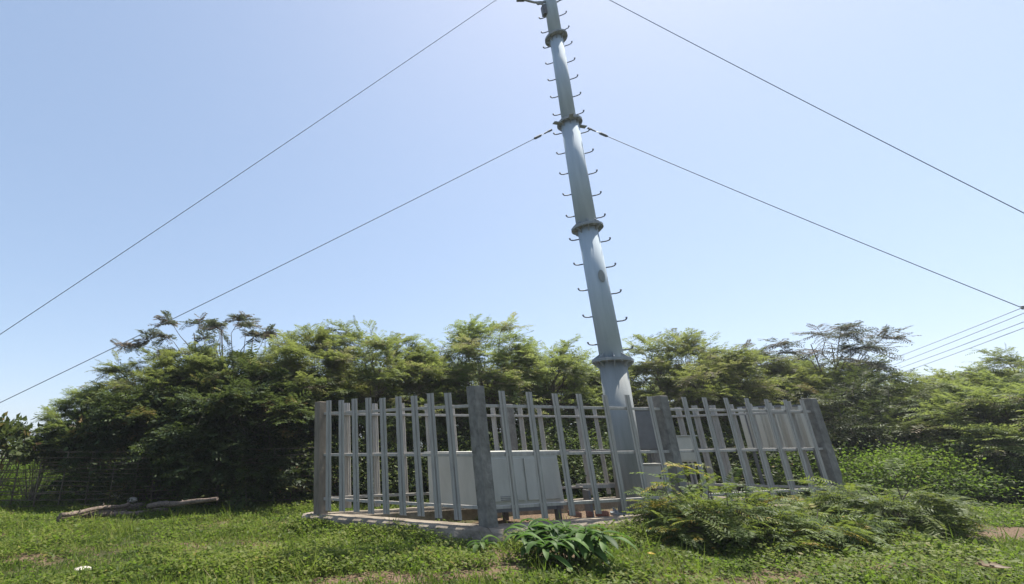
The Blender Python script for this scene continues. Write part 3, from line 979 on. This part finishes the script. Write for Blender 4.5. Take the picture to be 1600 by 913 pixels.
for k, px, Y, sc, lb in [
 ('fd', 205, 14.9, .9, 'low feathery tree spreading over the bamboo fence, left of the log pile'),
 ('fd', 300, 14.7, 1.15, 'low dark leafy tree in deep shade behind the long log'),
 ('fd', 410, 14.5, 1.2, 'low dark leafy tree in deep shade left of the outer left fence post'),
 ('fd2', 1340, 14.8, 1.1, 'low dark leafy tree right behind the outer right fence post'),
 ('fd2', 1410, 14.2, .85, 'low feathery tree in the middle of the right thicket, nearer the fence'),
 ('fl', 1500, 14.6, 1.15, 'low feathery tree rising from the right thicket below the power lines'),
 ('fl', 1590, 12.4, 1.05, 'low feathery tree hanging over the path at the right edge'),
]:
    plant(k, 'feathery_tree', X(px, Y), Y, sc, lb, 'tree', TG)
extra = [('f2', 300, 19), ('f4', 430, 19.5), ('f1', 560, 20), ('f3', 720, 21), ('f2', 900, 21), ('f4', 1090, 21.5), ('f1', 1270, 21), ('f2', 1450, 20), ('f3', 1620, 18.5)]
NE = ['behind the leftmost trees', 'behind the tall tree left of the fence', 'behind the outer left fence post', 'behind the front corner post', 'behind the mast',
      'behind the peaked tree right of the mast', 'behind the right fence bay', 'behind the low tree under the power lines', 'behind the trees at the right edge']
for (k, px, Y), lb in zip(extra, NE):
    plant(k, 'feathery_tree', X(px, Y), Y, scale_for(572 if px < 1400 else 600, Y, 5.35), 'shadowy feathery tree of the second row, ' + lb, 'tree', TG)
# sparse trees against the sky
plant('sp', 'sparse_tree', X(362, 16.2), 16.2, scale_for(482, 16.2, 4.95), 'thin branched tree with brown tufts standing above the dark trees at left', 'tree', 'sparse trees', rz=.1)
plant('sp2', 'sparse_tree', X(1310, 17), 17, scale_for(515, 17, 4.95), 'thin forked tree with a grey tufted top at right', 'tree', 'sparse trees', rz=2.0)
plant('sp2', 'sparse_tree', X(1185, 18), 18, scale_for(535, 18, 4.95), 'greyish round topped tree between the palm like tree and the forked tree', 'tree', 'sparse trees', rz=4.1)
# large leaved trees at left
for px, Y, yt, lb in [(0, 12.6, 640, 'big leaved sapling cut by the left edge of the picture'), (75, 14.2, 668, 'low big leaved sapling above the bamboo fence at far left'),
                      (170, 14.3, 628, 'taller big leaved sapling at the left edge of the dark trees'), (245, 14.2, 610, 'big leaved sapling half sunk in the dark trees at left')]:
    plant('big', 'broadleaf_sapling', X(px, Y), Y, scale_for(yt, Y, 3.15), lb, 'sapling', 'big leaved saplings at left')

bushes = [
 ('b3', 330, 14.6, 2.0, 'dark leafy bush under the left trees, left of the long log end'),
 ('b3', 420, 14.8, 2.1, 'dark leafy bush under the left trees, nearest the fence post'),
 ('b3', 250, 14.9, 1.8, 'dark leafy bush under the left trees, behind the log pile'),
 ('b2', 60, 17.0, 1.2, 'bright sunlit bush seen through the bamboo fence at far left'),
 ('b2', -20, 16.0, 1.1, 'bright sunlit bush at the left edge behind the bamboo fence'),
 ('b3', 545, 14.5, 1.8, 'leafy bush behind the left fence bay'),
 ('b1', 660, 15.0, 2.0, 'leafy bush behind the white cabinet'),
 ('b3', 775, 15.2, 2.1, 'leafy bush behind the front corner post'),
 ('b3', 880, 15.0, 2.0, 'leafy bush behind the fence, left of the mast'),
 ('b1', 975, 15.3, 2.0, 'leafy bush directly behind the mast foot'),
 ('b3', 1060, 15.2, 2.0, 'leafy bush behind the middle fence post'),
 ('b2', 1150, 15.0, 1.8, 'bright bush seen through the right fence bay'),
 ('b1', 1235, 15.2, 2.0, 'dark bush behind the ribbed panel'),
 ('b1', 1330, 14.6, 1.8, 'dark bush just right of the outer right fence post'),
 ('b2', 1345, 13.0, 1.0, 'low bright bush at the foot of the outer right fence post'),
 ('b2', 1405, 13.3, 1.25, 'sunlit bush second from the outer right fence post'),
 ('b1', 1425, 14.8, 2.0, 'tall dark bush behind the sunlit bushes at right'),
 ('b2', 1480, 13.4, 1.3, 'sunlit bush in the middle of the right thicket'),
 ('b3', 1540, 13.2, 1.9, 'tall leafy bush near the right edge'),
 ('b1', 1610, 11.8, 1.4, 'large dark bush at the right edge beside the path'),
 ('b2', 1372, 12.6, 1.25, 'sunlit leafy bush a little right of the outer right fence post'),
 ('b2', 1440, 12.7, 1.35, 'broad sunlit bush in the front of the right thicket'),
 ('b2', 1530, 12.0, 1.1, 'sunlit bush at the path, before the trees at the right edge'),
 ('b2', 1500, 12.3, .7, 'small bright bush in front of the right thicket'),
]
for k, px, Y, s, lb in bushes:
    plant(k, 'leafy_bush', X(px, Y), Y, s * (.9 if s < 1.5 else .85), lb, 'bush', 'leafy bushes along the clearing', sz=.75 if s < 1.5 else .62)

# ------------------------------------------------------------------ foreground shrubs
def shrub(seed, x, y, rx, ry, h, nstem, label, name='feathery_shrub', yellow=.05):
    nstem = int(nstem * .8)
    r = np.random.default_rng(seed)
    root = empty(name, (x, y, gz(x, y)), label, 'shrub', 'feathery shrubs in front of the fence')
    tr = MB(); c, d, L = [], [], []
    for k in range(nstem):
        a = r.uniform(0, 2 * math.pi); q = math.sqrt(r.uniform(0, 1))
        e = np.array([math.cos(a) * rx * q, math.sin(a) * ry * q, h * (1 - .6 * q * q) * r.uniform(.3, 1) ** .8])
        b = np.array([e[0] * .25, e[1] * .25, -.03])
        m = (b + e) / 2 + r.normal(0, .05, 3) + np.array([0, 0, .08])
        tr.tube([b, m, e], [.012, .009, .004], 5, caps=False)
        for j in range(3):
            t = r.uniform(.35, 1)
            p = b * (1 - t) ** 2 + 2 * m * t * (1 - t) + e * t * t
            v = norm(np.array([math.cos(a), math.sin(a), .2]) + r.normal(0, .6, 3)); v[2] = abs(v[2]) * .35
            c.append(p); d.append(norm(v)); L.append(r.uniform(.15, .35))
    c, d, L = np.array(c), np.array(d), np.array(L)
    tint = np.clip(r.normal(.45, .2, len(c)), .05, .85)
    tint[r.random(len(c)) < yellow] = .97
    Q, T = branchlets(c, d, L, r, 4, .42, tint, pairs=13, leafL=.075, leafW=.021, droop=.3)
    # upper arching long fronds
    link('foliage', quads_mesh(name + '_foliage', Q, np.clip(T, 0, 1), M['cassia']), root)
    tr.build('stem', M['bark'], root)
    return root
shrub(51, at(1130, 800, 7.6).x, 7.6, .95, .62, .92, 80, 'large feathery shrub with yellowing fronds before the middle fence post')
shrub(52, at(1085, 790, 7.9).x, 8.0, .5, .45, 1.22, 32, 'upright feathery shrub touching the fence right of the mast', yellow=.14)
shrub(53, at(1260, 810, 7.7).x, 7.7, .8, .6, .5, 40, 'low feathery shrub between the two large ones')
shrub(54, at(1385, 800, 8.1).x, 8.1, .88, .7, .92, 75, 'large feathery shrub before the outer right fence post')
shrub(55, at(1310, 800, 8.8).x, 8.8, .6, .5, .75, 40, 'small feathery shrub at the foot of the outer right fence post')

def lance_plant(x, y, label, seed, nst, h, Lm, spread):
    r = np.random.default_rng(seed)
    root = empty('lance_leaved_plant', (x, y, gz(x, y)), label, 'plant', 'lance leaved plants')
    tr = MB()
    V, F, T = [], [], []
    for s in range(nst):
        a = r.uniform(0, 2 * math.pi); q = r.uniform(.1, 1) * spread
        top = np.array([math.cos(a) * q * 1.4, math.sin(a) * q, h * r.uniform(.55, 1)])
        tr.tube([(top[0] * .3, top[1] * .3, -.03), top * np.array([.7, .7, .55]), top], [.010, .008, .005], 6, caps=False)
        nl = r.integers(9, 14)
        for k in range(nl):
            az = 2 * math.pi * k * .382 + r.uniform(-.3, .3)
            o = top * np.array([1, 1, 1]) + np.array([0, 0, -.012 * k])
            hd = np.array([math.cos(az), math.sin(az), 0]); sd = np.array([-hd[1], hd[0], 0])
            L = Lm * r.uniform(.55, 1.25); W = L * r.uniform(.22, .30); rise = r.uniform(-.1, .8); tn = r.uniform(0, 1)
            n = 8; b0 = len(V)
            for i in range(n):
                t = i / (n - 1)
                cpt = o + hd * (L * t * (1 - .18 * t)) + np.array([0, 0, L * (rise * t - (.30 + rise * .7) * t * t)])
                wd = W * .5 * math.sin(math.pi * (t * .93 + .035)) ** .8 if i < n - 1 else .001
                for z in (-1, 0, 1):
                    V.append(cpt + sd * (wd * z) + np.array([0, 0, abs(z) * wd * .35]))
            for i in range(n - 1):
                for z in range(2):
                    p = b0 + i * 3 + z
                    F.append((p, p + 3, p + 4, p + 1)); T.append(tn)
    me = bpy.data.meshes.new('lance_leaves')
    me.from_pydata([tuple(v) for v in V], [], F); me.materials.append(M['lance'])
    at_ = me.attributes.new('tint', 'FLOAT', 'FACE'); at_.data.foreach_set('value', np.array(T, dtype=np.float32))
    me.polygons.foreach_set('use_smooth', [True] * len(F))
    link('foliage', me, root)
    tr.build('stem', M['bright'], root)
lance_plant(at(893, 870, 6.5).x, 6.5, 'broad clump with long drooping glossy leaves below the fence corner', 61, 18, .47, .36, .5)
lance_plant(at(770, 850, 6.9).x, 7.2, 'small seedling with long leaves at the foot of the corner post', 62, 1, .2, .28, .1)

# ------------------------------------------------------------------ ground cover
def inside(x, y):
    """mask: inside the fence enclosure"""
    u = PD - PB; v = PA - PB
    det = u.x * v.y - u.y * v.x
    dx, dy = x - PB.x, y - PB.y
    a = (dx * v.y - dy * v.x) / det; b = (u.x * dy - u.y * dx) / det
    m = .035
    return -m < a < 1 + m and -m * 2.5 < b < 1 + m * 2.5

def scatter(n, x0, x1, y0, y1, r, thr, ins=.12):
    out = []
    while len(out) < n:
        # uniform in view: denser near the camera
        y = y0 * (y1 / y0) ** r.random()
        x = r.uniform(x0, x1)
        if x < -.9 * y - 1 or x > 1.6 * y + 1: continue
        b = bare(x, y)
        if b > thr + r.normal(0, .2): continue
        if inside(x, y) and r.random() > ins: continue
        out.append((x, y, gz(x, y)))
    return np.array(out)

def grass():
    r = np.random.default_rng(71)
    P = scatter(26000, -16, 28, 4.6, 17.5, r, .28)
    k = 7
    B = np.repeat(P, k, 0); n = len(B)
    B[:, :2] += r.normal(0, .035, (n, 2))
    lump = np.array([noise.noise(Vector((x * .9, y * .9, 11))) for x, y, z in P])
    tall = np.where(r.random(len(P)) < .07, r.uniform(1.6, 3.2, len(P)), 1)
    hgt = np.repeat((.05 + .09 * np.clip(lump + .3, 0, 1)) * tall, k) * r.uniform(.5, 1.4, n)
    d = norm(np.stack([r.normal(0, .6, n), r.normal(0, .6, n), np.ones(n)], 1))
    a = r.uniform(0, 2 * math.pi, n)
    side = np.stack([np.cos(a), np.sin(a), np.zeros(n)], 1)
    side = norm(side - d * np.sum(side * d, 1, keepdims=True))
    T = np.repeat(np.clip(.45 + lump * .7 + r.normal(0, .14, len(P)), 0, .88), k) + r.normal(0, .05, n)
    T[r.random(n) < .07] = .97
    Q = kites(B, d, side, hgt, np.full(n, .012) * r.uniform(.7, 1.4, n))
    o = link('grass', quads_mesh('grass', Q, np.clip(T, 0, 1), M['grass']))
    tag(o, 'short green grass covering the clearing', None, None, 'stuff')
grass()

def weeds():
    r = np.random.default_rng(72)
    P = scatter(24000, -16, 28, 4.7, 17.0, r, .16, ins=.05)
    # taller weeds hugging the plinth and the left of the enclosure
    ex = []
    for q in range(900):
        t = r.random()
        if q % 3: c = PA.lerp(PB, t ** 1.7 * .75) + nAB * (.36 + abs(r.normal(0, .35)))
        else: c = PB.lerp(PD, t) + nBC * (.36 + abs(r.normal(0, .3)))
        ex.append((c.x, c.y, gz(c.x, c.y) + .03))
    for q in range(1500):                              # taller growth round the shrubs, the logs and the wood edge
        m_ = q % 5
        if m_ < 2: g = gnd(r.uniform(980, 1500), r.uniform(805, 850), .05)
        elif m_ == 2: g = gnd(r.uniform(-60, 490), r.uniform(789, 800), .05)
        elif m_ == 3: g = gnd(r.uniform(250, 720), r.uniform(820, 905), .05)
        else: g = gnd(r.uniform(1280, 1650), r.choice([r.uniform(790, 812), r.uniform(865, 915)]), .05)
        ex.append((g.x, g.y, gz(g.x, g.y) + .02))
    ex = np.array(ex); P = np.concatenate([P, ex])
    lump = np.array([noise.noise(Vector((x * .7 + 3, y * .7, 21))) + .5 * noise.noise(Vector((x * 2.2, y * 2.2, 2))) for x, y, z in P])
    lump[-len(ex):] += .35
    pk = r.random(len(P)) < .05; lump[pk] += .5
    keep = lump > -.3
    P, lump = P[keep], lump[keep]
    k = 16
    n = len(P) * k
    B = np.repeat(P, k, 0)
    hh = np.repeat(np.clip(.05 + .19 * (lump + .1), .03, .28), k)
    off = r.normal(0, .055, (n, 2)); B[:, :2] += off
    B[:, 2] += hh * r.uniform(.15, 1, n)
    d = norm(np.concatenate([off / .055 + r.normal(0, .5, (n, 2)), r.normal(.1, .35, (n, 1))], 1))
    up = norm(np.array([0, 0, 1.0]) + r.normal(0, .35, (n, 3))); side = norm(np.cross(d, up))
    L = r.uniform(.022, .06, n) * np.repeat(r.uniform(.7, 1.45, len(P)), k)
    T = np.repeat(np.clip(.45 + lump * .35 + r.normal(0, .15, len(P)), 0, .9), k) + r.normal(0, .06, n)
    T[r.random(n) < .015] = 1
    Q = kites(B, d, side, L, L * .6, fold=.15)
    o = link('low_weeds', quads_mesh('low_weeds', Q, np.clip(T, 0, 1), M['bright']))
    tag(o, 'low creeping green weeds with small leaves spread through the grass', None, None, 'stuff')
weeds()

def litter():
    r = np.random.default_rng(73)
    n = 9000
    y = 4.6 * (16 / 4.6) ** r.random(n); x = r.uniform(-.9, 1.6, n) * y
    z = np.array([gz(a, b) for a, b in zip(x, y)]) + r.uniform(.004, .03, n)
    B = np.stack([x, y, z], 1)
    a = r.uniform(0, 2 * math.pi, n)
    d = norm(np.stack([np.cos(a), np.sin(a), r.normal(0, .2, n)], 1)); up = norm(np.array([0, 0, 1.0]) + r.normal(0, .3, (n, 3)))
    side = norm(np.cross(d, up)); L = r.uniform(.02, .07, n)
    Q = kites(B, d, side, L, L * r.uniform(.08, .5, n))
    o = link('dry_litter', quads_mesh('dry_litter', Q, r.random(n), M['drysheet']))
    tag(o, 'dry brown stalks and leaf bits scattered on the soil', None, None, 'stuff')
litter()

def thicket():
    """uncountable undergrowth at the wood edge and on the right bank"""
    r = np.random.default_rng(74)
    cl = []
    for _ in range(520):
        px = r.uniform(-80, 1680); Y = r.uniform(13.0, 17.5) if px < 1290 else r.uniform(11.6, 16)
        if 500 < px < 1290: Y = r.uniform(14.2, 17)
        if px < 130: Y = r.uniform(15, 20)
        hmax = .5 + .8 * r.random() + (Y - 13) * .18
        if px < 480: hmax *= .75
        if px < 130: hmax = min(hmax, 1.0)
        cl.append((X(px, Y), Y, r.uniform(.1, max(.3, hmax)), np.clip(r.normal(.45, .2), .05, .9)))
    cl = np.array(cl)
    m = 110; n = len(cl) * m
    B = np.repeat(cl[:, :3], m, 0) + r.normal(0, 1, (n, 3)) * np.array([.38, .3, .2])
    B[:, 2] = np.abs(B[:, 2])
    d = norm(r.normal(0, .6, (n, 3)) + np.array([0, -.4, 0])); up = norm(np.array([0, 0, 1.0]) + r.normal(0, .45, (n, 3)))
    side = norm(np.cross(d, up)); L = r.uniform(.04, .11, n)
    T = np.repeat(cl[:, 3], m) + r.normal(0, .07, n)
    T[r.random(n) < .01] = 1
    Q = kites(B, d, side, L, L * .55, fold=.15)
    o = link('undergrowth', quads_mesh('undergrowth', Q, np.clip(T, 0, 1), M['bright']))
    tag(o, 'tangled leafy undergrowth along the foot of the trees', None, None, 'stuff')
thicket()
